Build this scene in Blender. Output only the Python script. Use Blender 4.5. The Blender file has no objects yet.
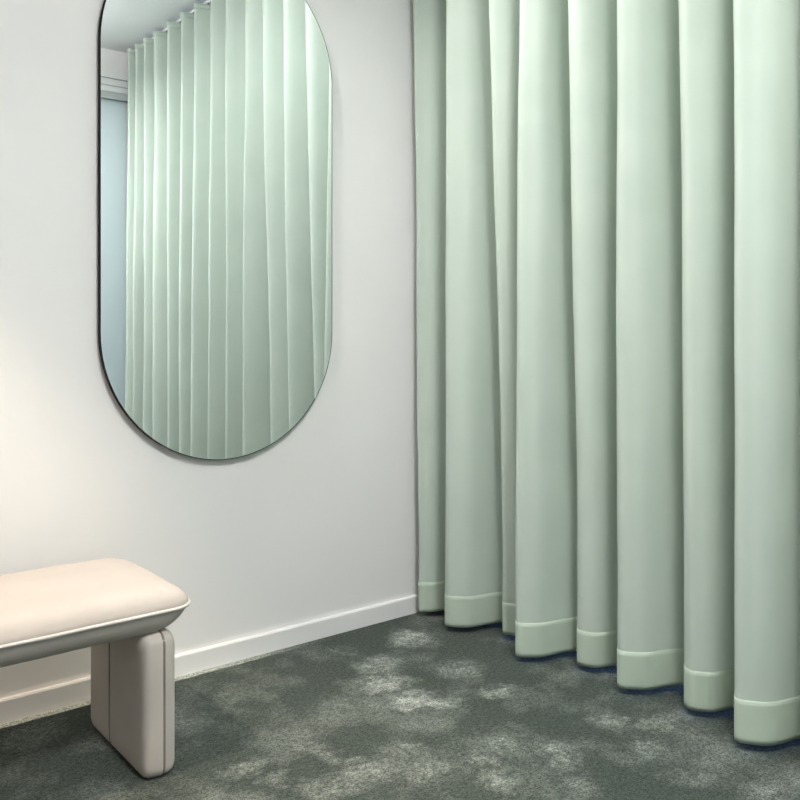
import bpy, bmesh, math, random
from mathutils import Vector, noise
random.seed(7)
S = bpy.context.scene
C = S.collection
PI = math.pi

# ------------------------------------------------------------------ camera
# corner of mirror wall (plane y=0) and curtain (plane x=0) is the origin
CAMX, CAMY, CAMZ = -2.038, -2.458, 1.05
cd = bpy.data.cameras.new('camera'); cam = bpy.data.objects.new('camera', cd); C.objects.link(cam)
cam.location = (CAMX, CAMY, CAMZ)
cam.rotation_euler = (PI/2, 0, math.radians(51.3402 - 90))
cd.sensor_width = 36; cd.lens = 36*856/800
cd.shift_y = -70/800
cd.clip_start = 0.02
S.camera = cam

# ------------------------------------------------------------------ world, exposure
w = bpy.data.worlds.new('world'); S.world = w; w.use_nodes = True
w.node_tree.nodes['Background'].inputs[0].default_value = (0.70, 0.84, 1.0, 1)
w.node_tree.nodes['Background'].inputs[1].default_value = 0.5
vs = S.view_settings
vs.view_transform = 'Standard'; vs.look = 'None'; vs.gamma = 1; vs.use_curve_mapping = False
vs.exposure = 0.10

WARM = (1.0, 0.81, 0.64)
NEUTRAL = (1.0, 0.98, 0.96)
CEIL = 2.82
XL, YB = -4.6, -2.96           # far side wall, window wall behind the camera

def area(name, loc, size, power, color, rot=(0,0,0), parent=None, spread=PI, sy=None):
    l = bpy.data.lights.new(name, 'AREA'); l.energy = power; l.color = color
    l.shape = 'RECTANGLE' if sy else 'SQUARE'; l.size = size
    if sy: l.size_y = sy
    l.spread = spread
    o = bpy.data.objects.new(name, l); C.objects.link(o); o.location = loc; o.rotation_euler = rot
    if parent: o.parent = parent
    return o
# daylight outside the two windows
area('daylight_back', (-1.2, YB-0.9, 1.7), 2.6, 420, (0.90, 0.97, 1.0), (-PI/2, 0, 0), sy=2.2)
area('daylight_right', (0.95, -1.4, 1.4), 2.4, 20, (0.05, 0.24, 1.0), (0, -PI/2, PI), sy=2.6)

# ------------------------------------------------------------------ materials
def mat(name, col, rough=0.6, metal=0.0, spec=0.5):
    m = bpy.data.materials.new(name); m.use_nodes = True
    b = m.node_tree.nodes['Principled BSDF']
    b.inputs['Base Color'].default_value = (*col, 1); b.inputs['Roughness'].default_value = rough
    b.inputs['Metallic'].default_value = metal; b.inputs['Specular IOR Level'].default_value = spec
    return m
def nd(m, t, **k):
    n = m.node_tree.nodes.new(t)
    for a, v in k.items(): setattr(n, a, v)
    return n
def lk(m, a, b): m.node_tree.links.new(a, b)
def bsdf(m): return m.node_tree.nodes['Principled BSDF']
def noisy(m, c1, c2, scale, detail=4, bump=0.0, bscale=None, dist=0.002):
    b = bsdf(m); tc = nd(m, 'ShaderNodeTexCoord')
    n = nd(m, 'ShaderNodeTexNoise'); n.inputs['Scale'].default_value = scale; n.inputs['Detail'].default_value = detail
    lk(m, tc.outputs['Object'], n.inputs['Vector'])
    r = nd(m, 'ShaderNodeValToRGB'); r.color_ramp.elements[0].position = .3; r.color_ramp.elements[1].position = .7
    r.color_ramp.elements[0].color = (*c1, 1); r.color_ramp.elements[1].color = (*c2, 1)
    lk(m, n.outputs['Fac'], r.inputs[0]); lk(m, r.outputs[0], b.inputs['Base Color'])
    if bump:
        n2 = nd(m, 'ShaderNodeTexNoise'); n2.inputs['Scale'].default_value = bscale or scale; n2.inputs['Detail'].default_value = 3
        lk(m, tc.outputs['Object'], n2.inputs['Vector'])
        bp = nd(m, 'ShaderNodeBump'); bp.inputs['Strength'].default_value = bump; bp.inputs['Distance'].default_value = dist
        lk(m, n2.outputs['Fac'], bp.inputs['Height']); lk(m, bp.outputs[0], b.inputs['Normal'])
    return m

M = {}
M['wall'] = noisy(mat('wall_paint', (.8,.8,.8), .75, spec=.25), (.82,.81,.80), (.84,.83,.82), 3, bump=.15, bscale=260, dist=.0006)
M['ceiling'] = noisy(mat('ceiling_paint', (.8,.8,.8), .85, spec=.2), (.80,.80,.80), (.83,.83,.83), 3)
M['skirting'] = mat('skirting_gloss_paint', (.86,.85,.84), .38)
M['black'] = mat('black_metal', (.012,.011,.012), .8, spec=.2)
M['mirror'] = mat('silvered_glass', (.91,.945,.96), .0, 1.0)
M['alu'] = mat('white_aluminium', (.72,.73,.73), .4)
M['grey'] = mat('grey_rail', (.38,.41,.42), .45)
M['glass'] = mat('window_glass', (.95,.97,1), .0)
bsdf(M['glass']).inputs['Transmission Weight'].default_value = 1.0; bsdf(M['glass']).inputs['IOR'].default_value = 1.02

def emis(name, col, st):
    m = mat(name, col, .5); b = bsdf(m)
    b.inputs['Emission Color'].default_value = (*col, 1); b.inputs['Emission Strength'].default_value = st
    return m
M['lamp_neutral'] = emis('neutral_diffuser', NEUTRAL, 6)
M['lamp_warm'] = emis('warm_diffuser', WARM, 12)

# curtain: pale green fabric with fine weave
def cloth(name, c1, c2, sheen=.25):
    m = mat(name, c1, .85, spec=.2)
    noisy(m, c1, c2, 6, 3)
    b = bsdf(m); b.inputs['Sheen Weight'].default_value = sheen; b.inputs['Sheen Roughness'].default_value = .5
    tc = nd(m, 'ShaderNodeTexCoord'); mp = nd(m, 'ShaderNodeMapping'); mp.inputs['Scale'].default_value = (900, 900, 260)
    n = nd(m, 'ShaderNodeTexNoise'); n.inputs['Scale'].default_value = 1; n.inputs['Detail'].default_value = 2
    lk(m, tc.outputs['Object'], mp.inputs[0]); lk(m, mp.outputs[0], n.inputs['Vector'])
    bp = nd(m, 'ShaderNodeBump'); bp.inputs['Strength'].default_value = .25; bp.inputs['Distance'].default_value = .0008
    lk(m, n.outputs['Fac'], bp.inputs['Height']); lk(m, bp.outputs[0], b.inputs['Normal'])
    return m
M['curtain'] = cloth('sage_green_curtain_fabric', (.465,.54,.475), (.495,.565,.50), .05)
M['hem'] = cloth('sage_green_hem_fabric', (.455,.54,.45), (.485,.565,.475), .05)
M['thread'] = mat('pale_green_thread', (.62,.70,.61), .9, spec=.1)
M['bench'] = cloth('cream_boucle_fabric', (.50,.455,.415), (.54,.495,.455), .1)
M['piping'] = cloth('cream_piping_fabric', (.60,.56,.53), (.64,.60,.57), .1)
M['legpiping'] = cloth('taupe_piping_fabric', (.22,.19,.16), (.25,.22,.19), .1)

# translucent roller blind
m = mat('blind_fabric', (.74,.82,.83), .9); M['blind'] = m
out = m.node_tree.nodes['Material Output']
tr = nd(m, 'ShaderNodeBsdfTranslucent'); tr.inputs[0].default_value = (.78,.85,.86,1)
mx = nd(m, 'ShaderNodeMixShader'); mx.inputs[0].default_value = .5
lk(m, bsdf(m).outputs[0], mx.inputs[1]); lk(m, tr.outputs[0], mx.inputs[2]); lk(m, mx.outputs[0], out.inputs[0])

# carpet: dark green-grey pile with worn / brushed lighter patches (floor coordinates in metres: cx, cy, rx, ry, angle, strength)
PATCH = []
def carpet():
    m = mat('carpet_pile', (.05,.06,.05), .95, spec=.1); M['carpet'] = m
    b = bsdf(m); b.inputs['Sheen Weight'].default_value = .12; b.inputs['Sheen Roughness'].default_value = .6
    tc = nd(m, 'ShaderNodeTexCoord')
    P = tc.outputs['Object']
    def noi(scale, detail, rough=.55):
        n = nd(m, 'ShaderNodeTexNoise'); n.inputs['Scale'].default_value = scale; n.inputs['Detail'].default_value = detail
        n.inputs['Roughness'].default_value = rough; lk(m, P, n.inputs['Vector']); return n
    def mth(op, a, bb=None, clamp=False):
        n = nd(m, 'ShaderNodeMath', operation=op); n.use_clamp = clamp
        for i, x in enumerate((a, bb)):
            if x is None: continue
            if isinstance(x, (int, float)): n.inputs[i].default_value = x
            else: lk(m, x, n.inputs[i])
        return n.outputs[0]
    def mixc(f, a, bb):
        n = nd(m, 'ShaderNodeMix', data_type='RGBA'); lk(m, f, n.inputs[0])
        for i, x in ((6, a), (7, bb)):
            if isinstance(x, tuple): n.inputs[i].default_value = (*x, 1)
            else: lk(m, x, n.inputs[i])
        return n.outputs[2]
    # warped coordinates for ragged patch edges
    wn = noi(11, 6, .7)
    wv = nd(m, 'ShaderNodeVectorMath', operation='SUBTRACT'); lk(m, wn.outputs['Color'], wv.inputs[0]); wv.inputs[1].default_value = (.5,.5,.5)
    ws = nd(m, 'ShaderNodeVectorMath', operation='SCALE'); lk(m, wv.outputs[0], ws.inputs[0]); ws.inputs['Scale'].default_value = .22
    wp = nd(m, 'ShaderNodeVectorMath', operation='ADD'); lk(m, P, wp.inputs[0]); lk(m, ws.outputs[0], wp.inputs[1])
    acc = None
    for (px, py, rx, ry, ang, st) in PATCH:
        mp = nd(m, 'ShaderNodeMapping', vector_type='TEXTURE')
        mp.inputs['Location'].default_value = (px, py, 0); mp.inputs['Rotation'].default_value = (0, 0, ang)
        mp.inputs['Scale'].default_value = (rx, ry, 1)
        lk(m, wp.outputs[0], mp.inputs[0])
        fl = nd(m, 'ShaderNodeVectorMath', operation='MULTIPLY'); lk(m, mp.outputs[0], fl.inputs[0]); fl.inputs[1].default_value = (1,1,0)
        ln = nd(m, 'ShaderNodeVectorMath', operation='LENGTH'); lk(m, fl.outputs[0], ln.inputs[0])
        mr = nd(m, 'ShaderNodeMapRange', interpolation_type='SMOOTHSTEP')
        mr.inputs[1].default_value = .2; mr.inputs[2].default_value = 1.6; mr.inputs[3].default_value = st; mr.inputs[4].default_value = 0
        lk(m, ln.outputs['Value'], mr.inputs[0])
        acc = mr.outputs[0] if acc is None else mth('MAXIMUM', acc, mr.outputs[0])
    # general mottle
    mo = nd(m, 'ShaderNodeMapRange'); mo.inputs[1].default_value = .48; mo.inputs[2].default_value = .75; mo.inputs[3].default_value = 0; mo.inputs[4].default_value = .36
    lk(m, noi(4.5, 5, .6).outputs['Fac'], mo.inputs[0])
    bk = nd(m, 'ShaderNodeMapRange'); bk.inputs[1].default_value = .36; bk.inputs[2].default_value = .62; bk.inputs[3].default_value = .35; bk.inputs[4].default_value = 1.2
    lk(m, noi(34, 4, .65).outputs['Fac'], bk.inputs[0])
    acc = mth('MULTIPLY', acc, bk.outputs[0])
    allp = mth('MAXIMUM', acc, mo.outputs[0])
    # crushed pale strip along the skirting
    sx = nd(m, 'ShaderNodeSeparateXYZ'); lk(m, P, sx.inputs[0])
    n3 = mth('MULTIPLY', mth('SUBTRACT', noi(30, 3).outputs['Fac'], .5), .012)
    yy = mth('ADD', sx.outputs['Y'], n3)
    st = nd(m, 'ShaderNodeMapRange', interpolation_type='SMOOTHSTEP'); st.inputs[1].default_value = -.046; st.inputs[2].default_value = -.036; lk(m, yy, st.inputs[0])
    fx = nd(m, 'ShaderNodeMapRange', interpolation_type='SMOOTHSTEP'); fx.inputs[1].default_value = -.35; fx.inputs[2].default_value = -.9; fx.inputs[3].default_value = 0; fx.inputs[4].default_value = .95; lk(m, sx.outputs['X'], fx.inputs[0])
    allp = mth('MAXIMUM', allp, mth('MULTIPLY', st.outputs[0], fx.outputs[0]))
    # tuft grain
    g = noi(230, 3, .7); g2 = noi(90, 3, .6)
    gg = mth('ADD', mth('MULTIPLY', g.outputs['Fac'], .65), mth('MULTIPLY', g2.outputs['Fac'], .35))
    gr = nd(m, 'ShaderNodeMapRange'); gr.inputs[1].default_value = .40; gr.inputs[2].default_value = .60; gr.inputs[3].default_value = .2; gr.inputs[4].default_value = 1.9
    lk(m, gg, gr.inputs[0])
    base = mixc(noi(1.6, 3).outputs['Fac'], (.026,.042,.035), (.048,.056,.042))
    col = mixc(mth('MULTIPLY', allp, 1.0, True), base, (.36,.385,.345))
    vm = nd(m, 'ShaderNodeVectorMath', operation='SCALE'); lk(m, col, vm.inputs[0]); lk(m, gr.outputs[0], vm.inputs['Scale'])
    lk(m, vm.outputs[0], b.inputs['Base Color'])
    bp = nd(m, 'ShaderNodeBump'); bp.inputs['Strength'].default_value = .7; bp.inputs['Distance'].default_value = .004
    lk(m, gg, bp.inputs['Height']); lk(m, bp.outputs[0], b.inputs['Normal'])

# ------------------------------------------------------------------ helpers
def obj(name, bm, material, parent=None, smooth=False):
    me = bpy.data.meshes.new(name); bmesh.ops.recalc_face_normals(bm, faces=bm.faces[:]); bm.to_mesh(me); bm.free()
    if material: me.materials.append(M[material])
    if smooth:
        for p in me.polygons: p.use_smooth = True
    o = bpy.data.objects.new(name, me); C.objects.link(o)
    if parent: o.parent = parent
    return o
def empty(name, loc=(0,0,0)):
    o = bpy.data.objects.new(name, None); C.objects.link(o); o.location = loc; o.empty_display_size = .1
    return o
def tag(o, label, cat, group=None):
    o['label'] = label; o['category'] = cat
    if group: o['group'] = group
    return o
def struct(o, label=None):
    o['kind'] = 'structure'
    if label: o['label'] = label
    return o
def add_box(bm, x0, x1, y0, y1, z0, z1, bev=0):
    vs_ = [bm.verts.new((x, y, z)) for x in (x0, x1) for y in (y0, y1) for z in (z0, z1)]
    fs = [bm.faces.new([vs_[i] for i in q]) for q in ((0,1,3,2),(4,6,7,5),(0,4,5,1),(2,3,7,6),(0,2,6,4),(1,5,7,3))]
    if bev:
        ed = list({e for f in fs for e in f.edges})
        bmesh.ops.bevel(bm, geom=ed, offset=bev, segments=3, affect='EDGES', profile=.5)
def box(name, material, dims, parent=None, bev=0, smooth=False):
    bm = bmesh.new(); add_box(bm, *dims, bev=bev); return obj(name, bm, material, parent, smooth)
def tube(bm, pts, r, n=8, closed=False):
    pts = [Vector(p) for p in pts]; N = len(pts); rings = []
    for i, p in enumerate(pts):
        a = pts[(i-1) % N] if closed or i > 0 else p
        b = pts[(i+1) % N] if closed or i < N-1 else p
        t = (b-a).normalized(); up = Vector((0,0,1)) if abs(t.z) < .9 else Vector((0,1,0))
        u = t.cross(up).normalized(); v = u.cross(t)
        rings.append([bm.verts.new(p + r*(math.cos(2*PI*k/n)*u + math.sin(2*PI*k/n)*v)) for k in range(n)])
    for i in range(N if closed else N-1):
        A, B = rings[i], rings[(i+1) % N]
        for k in range(n): bm.faces.new((A[k], A[(k+1) % n], B[(k+1) % n], B[k]))
    if not closed: bm.faces.new(rings[0]); bm.faces.new(rings[-1][::-1])
def loft(bm, rings, cap=(True, True)):
    R = [[bm.verts.new(p) for p in r] for r in rings]
    for A, B in zip(R, R[1:]):
        n = len(A)
        for k in range(n): bm.faces.new((A[k], A[(k+1) % n], B[(k+1) % n], B[k]))
    if cap[0]: bm.faces.new(R[0][::-1])
    if cap[1]: bm.faces.new(R[-1])
def rrect(a, b, r, n=10, m=6):
    """rounded rectangle outline, half sizes a,b; points on straight runs too"""
    r = min(r, a-1e-4, b-1e-4); pts = []
    for cx, cy, a0 in ((a-r, b-r, 0), (-(a-r), b-r, PI/2), (-(a-r), -(b-r), PI), (a-r, -(b-r), 1.5*PI)):
        for k in range(n+1):
            t = a0 + PI/2*k/n; pts.append((cx + r*math.cos(t), cy + r*math.sin(t)))
    res = []
    for i, p in enumerate(pts):
        q = pts[(i+1) % len(pts)]; res.append(p)
        if (i+1) % (n+1) == 0:
            for k in range(1, m): res.append((p[0]+(q[0]-p[0])*k/m, p[1]+(q[1]-p[1])*k/m))
    return res

# ------------------------------------------------------------------ the setting
CAMF = 856.
def floor_at(u, v):      # reads a floor point off the survey picture of the carpet marks
    a = math.radians(51.3402); F = Vector((math.cos(a), math.sin(a))); Rr = Vector((math.sin(a), -math.cos(a)))
    d = CAMF*CAMZ/(v-330); return Vector((CAMX, CAMY)) + d*F + (u-400)/CAMF*d*Rr
def patch(u, v, ru, rv, st, tilt=0):
    c = floor_at(u, v); e = floor_at(u+ru, v-ru*tilt) - c; g = floor_at(u, v+rv) - floor_at(u, v-rv)
    ang = math.atan2(e.y, e.x); n = Vector((-math.sin(ang), math.cos(ang)))
    PATCH.append((round(c.x,3), round(c.y,3), round(e.length,3), round(abs(g.dot(n))/2 + .004,3), ang, st))
for a in ((412,638,22,7,.75),(380,664,21,8,.55),(381,684,26,9,.75),(420,702,30,9,.85),(459,669,20,8,.5),(497,691,16,4,.65,.25),
          (337,651,14,1.5,.3,-.4),(337,709,22,12,.25),(365,772,34,12,.5,.3),(274,778,16,6,.4),(244,766,20,6,.5,.4),(403,750,22,9,.4),
          (500,742,22,9,.45),(502,777,16,12,.5),(477,757,14,5,.45),(560,755,20,13,.5),(605,720,16,10,.5),(660,722,30,7,.42,.2),
          (647,750,22,8,.5),(580,787,18,10,.4),(770,793,30,10,.45),(300,738,26,10,.3,.3),(445,700,20,6,.3),(540,700,24,6,.15),
          (430,770,30,14,.4),(700,775,30,8,.3),(330,790,30,8,.4),(230,690,12,10,.15),(30,735,28,18,.25),(320,752,44,4,.35,-.35)):
    patch(*a[:4], a[4]*(.8 if a[0] > 430 or a[1] > 730 else 1), *a[5:])
carpet()
struct(box('floor', 'carpet', (XL, .24, YB, .1, -.05, 0)), 'dark green grey pile carpet with paler worn patches')
struct(box('ceiling', 'ceiling', (XL, .24, YB, .1, CEIL, CEIL+.05)), 'plain white ceiling')
struct(box('wall_left', 'wall', (XL, .24, 0, .1, 0, CEIL)), 'white painted wall behind the mirror')
struct(box('wall_side', 'wall', (XL-.1, XL, YB, .1, 0, CEIL)), 'white painted side wall')
# window walls
def holed_wall(name, lo, hi, z0, z1, mk, label):
    bm = bmesh.new(); L0, L1 = lo; H0, H1 = hi
    for a, b, c, d in ((L0, H0, 0, CEIL), (H1, L1, 0, CEIL), (H0, H1, 0, z0), (H0, H1, z1, CEIL)): mk(bm, a, b, c, d)
    return struct(obj(name, bm, 'wall'), label)
WB = (-2.5, -.02, .12, 2.52)
holed_wall('wall_back', (XL, .24), WB[:2], WB[2], WB[3], lambda bm,a,b,c,d: add_box(bm, a, b, YB-.12, YB, c, d), 'white window wall facing the mirror')
WR = (-2.7, -.30, .03, 2.45)
holed_wall('wall_right', (YB-.12, .1), WR[:2], WR[2], WR[3], lambda bm,a,b,c,d: add_box(bm, .24, .36, a, b, c, d), 'wall behind the green curtains')
def window(name, horiz, a, b, z0, z1, pos, label, n):
    root = empty(name); struct(root, label)
    def bb(nm, mt, p, q, c, d, t):
        dims = (p, q, pos-t, pos+t, c, d) if horiz else (pos-t, pos+t, p, q, c, d)
        return box(nm, mt, dims, root)
    f = .05
    bb('window_frame', 'alu', a, a+f, z0, z1, .03); bb('window_frame', 'alu', b-f, b, z0, z1, .03)
    bb('window_frame', 'alu', a+f, b-f, z0, z0+f, .03); bb('window_frame', 'alu', a+f, b-f, z1-f, z1, .03)
    wd = (b-a-2*f)/n
    for i in range(n):
        p = a+f+wd*i
        if i: bb('mullion', 'alu', p-.02, p+.02, z0+f, z1-f, .028)
        bb('pane', 'glass', p+(.02 if i else 0), p+wd-(.02 if i < n-1 else 0), z0+f, z1-f, .003)
window('window_1', True, WB[0], WB[1], WB[2], WB[3], YB-.08, 'daylit window facing the mirror', 2)
window('window_2', False, WR[0], WR[1], WR[2], WR[3], .31, 'daylit window hidden behind the green curtains', 2)
# skirting boards: thin board with a small chamfer on top
def skirting(name, pts, label):
    (x0, y0), (x1, y1), (nx, ny) = pts
    prof = [(0,0),(.015,0),(.015,.059),(.012,.0635),(0,.0635)]
    bm = bmesh.new(); loft(bm, [[(x+nx*d, y+ny*d, z) for d, z in prof] for x, y in ((x0, y0), (x1, y1))])
    return struct(obj(name, bm, 'skirting'), label)
skirting('baseboard_left', ((XL, 0), (.004, 0), (0, -1)), 'white painted skirting board under the mirror wall')
skirting('baseboard_side', ((XL, -.015), (XL, YB), (1, 0)), 'white painted skirting board on the side wall')
skirting('baseboard_back', ((XL+.015, YB), (.20, YB), (0, 1)), 'white painted skirting board under the window facing the mirror')

# ------------------------------------------------------------------ curtains
def crom(P, per):
    out_ = []
    for i in range(len(P)-1):
        p0, p1, p2, p3 = P[max(i-1,0)], P[i], P[i+1], P[min(i+2,len(P)-1)]
        for k in range(per):
            t = k/per
            out_.append(tuple(.5*((2*b)+(c-a)*t+(2*a-5*b+4*c-d)*t*t+(-a+3*b-3*c+d)*t**3) for a,b,c,d in zip(p0,p1,p2,p3)))
    out_.append(P[-1]); return out_
def fold_path(folds, start, end):
    """each fold: rounded tip towards the room, convex face, valley, steep return to the next tip"""
    P = [start]
    for i, (tip, val) in enumerate(folds):
        dx, dy = val[0]-tip[0], val[1]-tip[1]
        P.append(tip)
        for fx, fy in ((.10,.28),(.30,.55),(.74,.76)): P.append((tip[0]+dx*fx, tip[1]+dy*fy))
        P.append(val)
        if i+1 < len(folds):
            nx = folds[i+1][0]; ex, ey = nx[0]-val[0], nx[1]-val[1]
            P += [(val[0]+ex*.03, val[1]+ey*.32), (val[0]+ex*.48, val[1]+ey*.56), (val[0]+ex*.88, val[1]+ey*.77)]
    P.append(end); return P
PER = 5
def make_curtain(root, Pb, Pt, seed, ztop, hemz=.128, zbot=.021):
    b, t = crom(Pb, PER), crom(Pt, PER); n = len(b)
    off = Vector((seed*13.1, 0, 0))
    def point(i, z):
        f = min(max((z-.02)/(ztop-.02), 0), 1)
        f2 = f*f*(3-2*f)*.5 + f*.5
        x = b[i][0]*(1-f2) + t[i][0]*f2; y = b[i][1]*(1-f2) + t[i][1]*f2
        q = Vector((x*3, y*9, z*1.1)) + off
        x += .007*noise.noise(q)*min(1, (ztop-z)*3); y += .007*noise.noise(q + Vector((5,5,5)))*min(1, (ztop-z)*3)
        q2 = Vector((x*14, y*22, z*5)) + off
        x += .0018*noise.noise(q2)
        x += .0065*noise.noise(Vector((y*26, z*.35, 7.7+seed)))
        return Vector((x, y, z))
    def norm(i, z):
        d = point(min(i+1, n-1), z) - point(max(i-1, 0), z); d.z = 0
        nn = Vector((d.y, -d.x, 0)).normalized()
        return nn       # towards -x side when running along -y
    def sheet(zs, offset, wav=0):
        bm = bmesh.new(); R = []
        for z in zs:
            row = []
            for i in range(n):
                zz = z + (wav*noise.noise(Vector((i*.13, seed, 2))) if wav else 0)
                row.append(bm.verts.new(point(i, zz) + norm(i, zz)*offset))
            R.append(row)
        for A, B in zip(R, R[1:]):
            for k in range(n-1): bm.faces.new((A[k], A[k+1], B[k+1], B[k]))
        return bm
    def thick(o, th):
        md = o.modifiers.new('thickness', 'SOLIDIFY'); md.thickness = th; md.offset = 0
    zs = [hemz-.02] + [hemz + (ztop-.06-hemz)*k/54 for k in range(55)] + [ztop-.03, ztop]
    o = obj('curtain_fabric', sheet(zs, 0), 'curtain', root, True); thick(o, .0022)
    hz = [zbot + (hemz-zbot)*k/8 for k in range(9)]
    o = obj('hem', sheet(hz, .0014), 'hem', root, True); thick(o, .0025); o['label'] = 'turned up hem band along the bottom'
    bm = bmesh.new(); tube(bm, [point(i, hemz-.003) + norm(i, hemz)*.0026 for i in range(n)], .0005, 6)
    obj('hem_stitching', bm, 'thread', o, True)
    bm = sheet([ztop-.03, ztop], .0025); o = obj('heading_tape', bm, 'curtain', root, True); thick(o, .0022)
    # gliders that hang the heading from the ceiling track
    for i in range(2, n, PER*8):
        p = point(i, ztop)
        box('glider', 'alu', (.036, .046, p.y-.004, p.y+.004, ztop-.012, ztop+.0078), root)
ZT = CEIL - .022
bot = [((-.022,-.052),(.10,-.12)), ((-.052,-.240),(.15,-.345)), ((.047,-.418),(.10,-.482)), ((-.060,-.580),(.125,-.67)),
       ((.034,-.757),(.145,-.838)), ((-.002,-.936),(.15,-1.03)), ((.028,-1.138),(.15,-1.218)), ((-.040,-1.318),(.14,-1.43))]
def top_folds(ys, end, x0=-.032, x1=.155):
    return [((x0, y), (x1, y + ((ys+[end])[i+1]-y)*.60)) for i, y in enumerate(ys)]
top1 = top_folds([-.036,-.215,-.417,-.566,-.759,-.942,-1.137,-1.298], -1.49)
c1 = empty('curtain', (0,0,0))
make_curtain(c1, fold_path(bot, (.05,-.030), (.19,-1.66)), fold_path(top1, (.04,-.022), (.19,-1.66)), 1, ZT)
tag(c1, 'pale sage green floor length curtain hanging next to the mirror wall', 'curtain', 'sage green curtains on the ceiling track')
ys2 = [-1.505,-1.665,-1.86,-2.03,-2.21,-2.405,-2.56,-2.69,-2.81]
top2 = top_folds(ys2, -2.90)
bot2 = []
for i, (a, v) in enumerate(top2):
    jx, jy = random.uniform(-.03,.025), random.uniform(-.02,.02)
    if i == 0: jx, jy = -.01, 0.01
    bot2.append(((a[0]+jx, a[1]+jy), (v[0]+random.uniform(-.015,.02), v[1]+jy*.4)))
c2 = empty('curtain', (0,0,0))
LEAD = [(.118,-1.448), (.105,-1.462), (.045,-1.478)]      # leading edge tucked back behind the first fold
make_curtain(c2, LEAD + fold_path(bot2, (-.012,-1.488), (.08,-2.90)), LEAD + fold_path(top2, (-.012,-1.490), (.08,-2.90)), 2, ZT)
tag(c2, 'pale sage green floor length curtain next to the window blind, seen in the mirror', 'curtain', 'sage green curtains on the ceiling track')
tr_ = empty('curtain_track', (0,0,0)); tag(tr_, 'white ceiling track carrying the sage green curtains', 'curtain track')
box('rail', 'alu', (.026, .056, YB+.02, -.012, CEIL-.014, CEIL), tr_)
box('end_cap', 'alu', (.024, .058, -.012, -.004, CEIL-.018, CEIL), tr_); box('end_cap', 'alu', (.024, .058, YB+.012, YB+.02, CEIL-.018, CEIL), tr_)

# ------------------------------------------------------------------ mirror
mr = empty('wall_mirror', (-.7875, 0, 1.461)); tag(mr, 'tall pill shaped wall mirror with thin black edge', 'mirror')
def pill(r, z0, z1, n=48):
    return [(r*math.cos(PI*k/n), z1 + r*math.sin(PI*k/n)) for k in range(n+1)] + [(-r*math.cos(PI*k/n), z0 - r*math.sin(PI*k/n)) for k in range(n+1)]
z0, z1 = 1.042-1.461, 1.88-1.461
bm = bmesh.new()
loft(bm, [[(x, y, z) for x, z in pill(r, z0, z1)] for r, y in ((.392,-.011),(.3975,-.013),(.3975,-.0275),(.3967,-.0282),(.3953,-.0282),(.3953,-.026))])
obj('frame', bm, 'black', mr)
bm = bmesh.new()
loft(bm, [[(x, y, z) for x, z in pill(r, z0, z1)] for r, y in ((.3950,-.025),(.3950,-.0281))])
obj('mirror_glass', bm, 'mirror', mr)
for zz in (-.45, .45): box('mounting_rail', 'black', (-.15, .15, -.012, 0, zz-.02, zz+.02), mr)

# ------------------------------------------------------------------ bench
SX0, SX1, SY0, SY1 = -2.52, -1.146, -.562, -.150
bcx, bcy = (SX0+SX1)/2, (SY0+SY1)/2; ha, hb = (SX1-SX0)/2, (SY1-SY0)/2
be = empty('bench', (bcx, bcy, 0)); tag(be, 'cream upholstered bench with rounded piped seat and slab legs', 'bench')
def ring(ix, iy, z, r): return [(x, y, z + .0025*noise.noise(Vector((x*5, y*5, z*6)))) for x, y in rrect(ha-ix, hb-iy, r*.72, 10, 14)]
bm = bmesh.new()
prof = [(.001,.001,.3955,.070),(-.001,-.001,.400,.071),(.001,.001,.408,.070),(.007,.005,.418,.068),(.017,.011,.427,.066),(.030,.019,.4345,.064),(.048,.031,.4405,.062),
        (.070,.047,.4448,.060),(.100,.070,.4475,.058),(.14,.105,.449,.055),(.20,.15,.450,.04)]
loft(bm, [ring(*p) for p in prof]); seat = obj('seat', bm, 'bench', be, True)
bm = bmesh.new()
prof = [(.09,.09,.334,.05),(.062,.056,.3345,.058),(.046,.042,.3375,.062),(.034,.031,.344,.065),(.022,.020,.355,.067),(.012,.011,.368,.069),(.005,.004,.382,.070),(.001,.001,.3955,.070)]
loft(bm, [ring(*p) for p in prof]); obj('seat_underside', bm, 'bench', be, True)
bm = bmesh.new(); tube(bm, ring(-.0025,-.0025,.3955,.072), .0042, 8, True); obj('piping', bm, 'piping', seat, True)
def rounded_slab(bm, x0, x1, y0, y1, z0, z1, r):
    """block whose cross-section (y,z) is a rounded rectangle with softly domed faces"""
    cy, cz = (y0+y1)/2, (z0+z1)/2; a, b = (y1-y0)/2, (z1-z0)/2; th = x1-x0
    rows = []
    for ins, d in ((.045,0.0),(.022,.001),(.010,.004),(.004,.009),(.0,.018),(-.002,.5*th),(.0,th-.018),(.004,th-.009),(.010,th-.004),(.022,th-.001),(.045,th)):
        rows.append([(x0+d, cy+p, cz+q) for p, q in rrect(a-ins, b-ins, max(r-ins*.5, .008), 6, 5)])
    loft(bm, rows)
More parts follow.
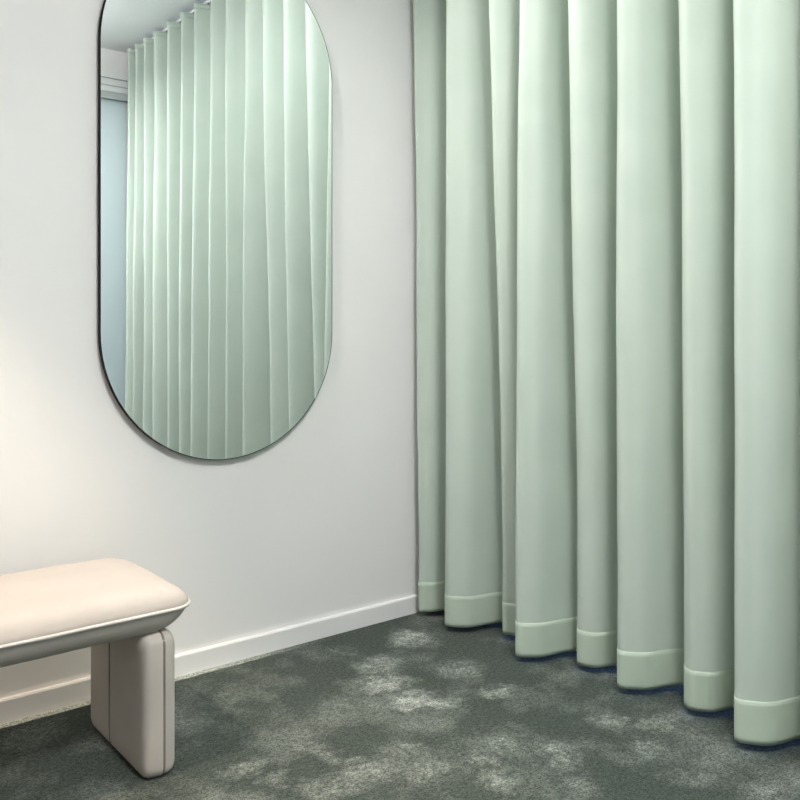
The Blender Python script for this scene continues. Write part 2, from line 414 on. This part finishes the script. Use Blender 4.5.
def leg(sgn):
    """sgn=+1: end near the curtain; inner face looks to -x"""
    root = bmesh.new(); X0, X1 = -1.265-bcx, -1.183-bcx
    rounded_slab(root, X0, X1, -.548-bcy, -.165-bcy, 0.0, .337, .030)
    if sgn < 0:
        for v in root.verts: v.co.x = -v.co.x
    o = obj('leg', root, 'bench', be, True)
    bm = bmesh.new(); xp = (X1-.034)*sgn; loopy = [(p, q) for p, q in rrect((.548-.165)/2+.002, .337/2+.001, .032, 8, 8)]
    tube(bm, [(xp, p + (-.548-.165)/2-bcy, q+.1695) for p, q in loopy], .0028, 8, True)
    obj('piping', bm, 'legpiping', o, True)
    bm = bmesh.new(); tube(bm, [((X0+dd)*sgn, -.3245-bcy, z) for dd, z in ((.012,.004),(.003,.012),(.0005,.03),(0,.06),(0,.17),(0,.28),(.0005,.31),(.004,.33))], .0024, 8)
    obj('seam', bm, 'legpiping', o, True)
leg(1); leg(-1)

# ------------------------------------------------------------------ roller blind on the window facing the mirror
rb = empty('roller_blind', (-1.26, YB, 2.515)); tag(rb, 'pale blue translucent roller blind in the window, seen in the mirror', 'blind')
x0, x1 = WB[0]-.05+1.26, WB[1]+.03+1.26
box('cassette', 'alu', (x0, x1, .004, .075, .02, .10), rb, .004)
for za, zb in ((.1005, .106), (.054, .060)): box('cassette_trim', 'grey', (x0, x1, .004, .0775, za, zb), rb)
box('guide_rail', 'grey', (x0, x1, .03, .078, -.025, .018), rb, .003)
box('blind_fabric', 'blind', (x0+.02, x1-.02, .045, .0465, -2.37, -.02), rb)
box('bottom_bar', 'alu', (x0+.02, x1-.02, .036, .056, -2.40, -2.37), rb, .004)

# ------------------------------------------------------------------ ceiling lights (all outside the picture; the hung panel is an added fill)
def downlight(x, y, mt, label, energy, color, half, blend, aim=None, radius=.035):
    r = empty('ceiling_downlight', (x, y, CEIL)); tag(r, label, 'ceiling light')
    bm = bmesh.new(); n = 32
    loft(bm, [[(rr*math.cos(2*PI*k/n), rr*math.sin(2*PI*k/n), z) for k in range(n)] for rr, z in ((.055,0),(.055,-.004),(.048,-.007),(.040,-.006),(.040,0))], (False, False))
    obj('trim_ring', bm, 'alu', r, True)
    bm = bmesh.new(); loft(bm, [[(rr*math.cos(2*PI*k/n), rr*math.sin(2*PI*k/n), z) for k in range(n)] for rr, z in ((.040,-.001),(.039,-.003))])
    obj('lens', bm, mt, r)
    l = bpy.data.lights.new('downlight_beam', 'SPOT'); l.energy = energy; l.color = color; l.spot_size = 2*math.radians(half); l.spot_blend = blend; l.shadow_soft_size = radius
    o = bpy.data.objects.new('downlight_beam', l); C.objects.link(o); o.parent = r; o.location = (0, 0, -.02)
    if aim: o.rotation_euler = (Vector(aim) - Vector((x, y, CEIL-.02))).to_track_quat('-Z', 'Y').to_euler()
    return r
downlight(-2.36, -.76, 'lamp_warm', 'warm ceiling downlight above the bench', 205, WARM, 37, .35)
downlight(-1.05, -.32, 'lamp_neutral', 'adjustable neutral ceiling downlight aimed at the green curtain', 170, NEUTRAL, 58, .9, (.05, -1.55, 1.3), .06)
def fill_pendant(x, y, z, s, down, up, label):
    """added fill light: square panel hung from the ceiling on four wires, shining down and up"""
    r = empty('added_light_panel', (x, y, CEIL)); tag(r, label, 'ceiling light')
    bm = bmesh.new(); h = s/2; d0 = z-CEIL
    for d in ((-h-.015,h+.015,-h-.015,-h),(-h-.015,h+.015,h,h+.015),(-h-.015,-h,-h,h),(h,h+.015,-h,h)): add_box(bm, *d, d0-.016, d0+.016)
    obj('frame', bm, 'alu', r)
    box('lower_diffuser', 'lamp_neutral', (-h, h, -h, h, d0-.010, d0-.006), r); box('upper_diffuser', 'lamp_neutral', (-h, h, -h, h, d0+.006, d0+.010), r)
    for px, py in ((h,h),(h,-h),(-h,h),(-h,-h)):
        bm = bmesh.new(); tube(bm, [(px, py, d0+.012), (px*.5, py*.5, -.002)], .001, 6); obj('wire', bm, 'alu', r)
    box('ceiling_rose', 'alu', (-h*.6, h*.6, -h*.6, h*.6, -.02, 0), r, .004)
    area('downlight', (0,0,d0-.02), s*.96, down, NEUTRAL, parent=r); area('fill_uplight', (0,0,d0+.02), s*.96, up, NEUTRAL, (PI,0,0), parent=r)  # added lamps: the upward one brightens the ceiling, the downward one the wall
fill_pendant(-1.25, -2.38, 2.60, .45, 48, 42, 'added fill light, square white hanging panel in front of the window blind')  # added panel, kept out of view and out of the mirror
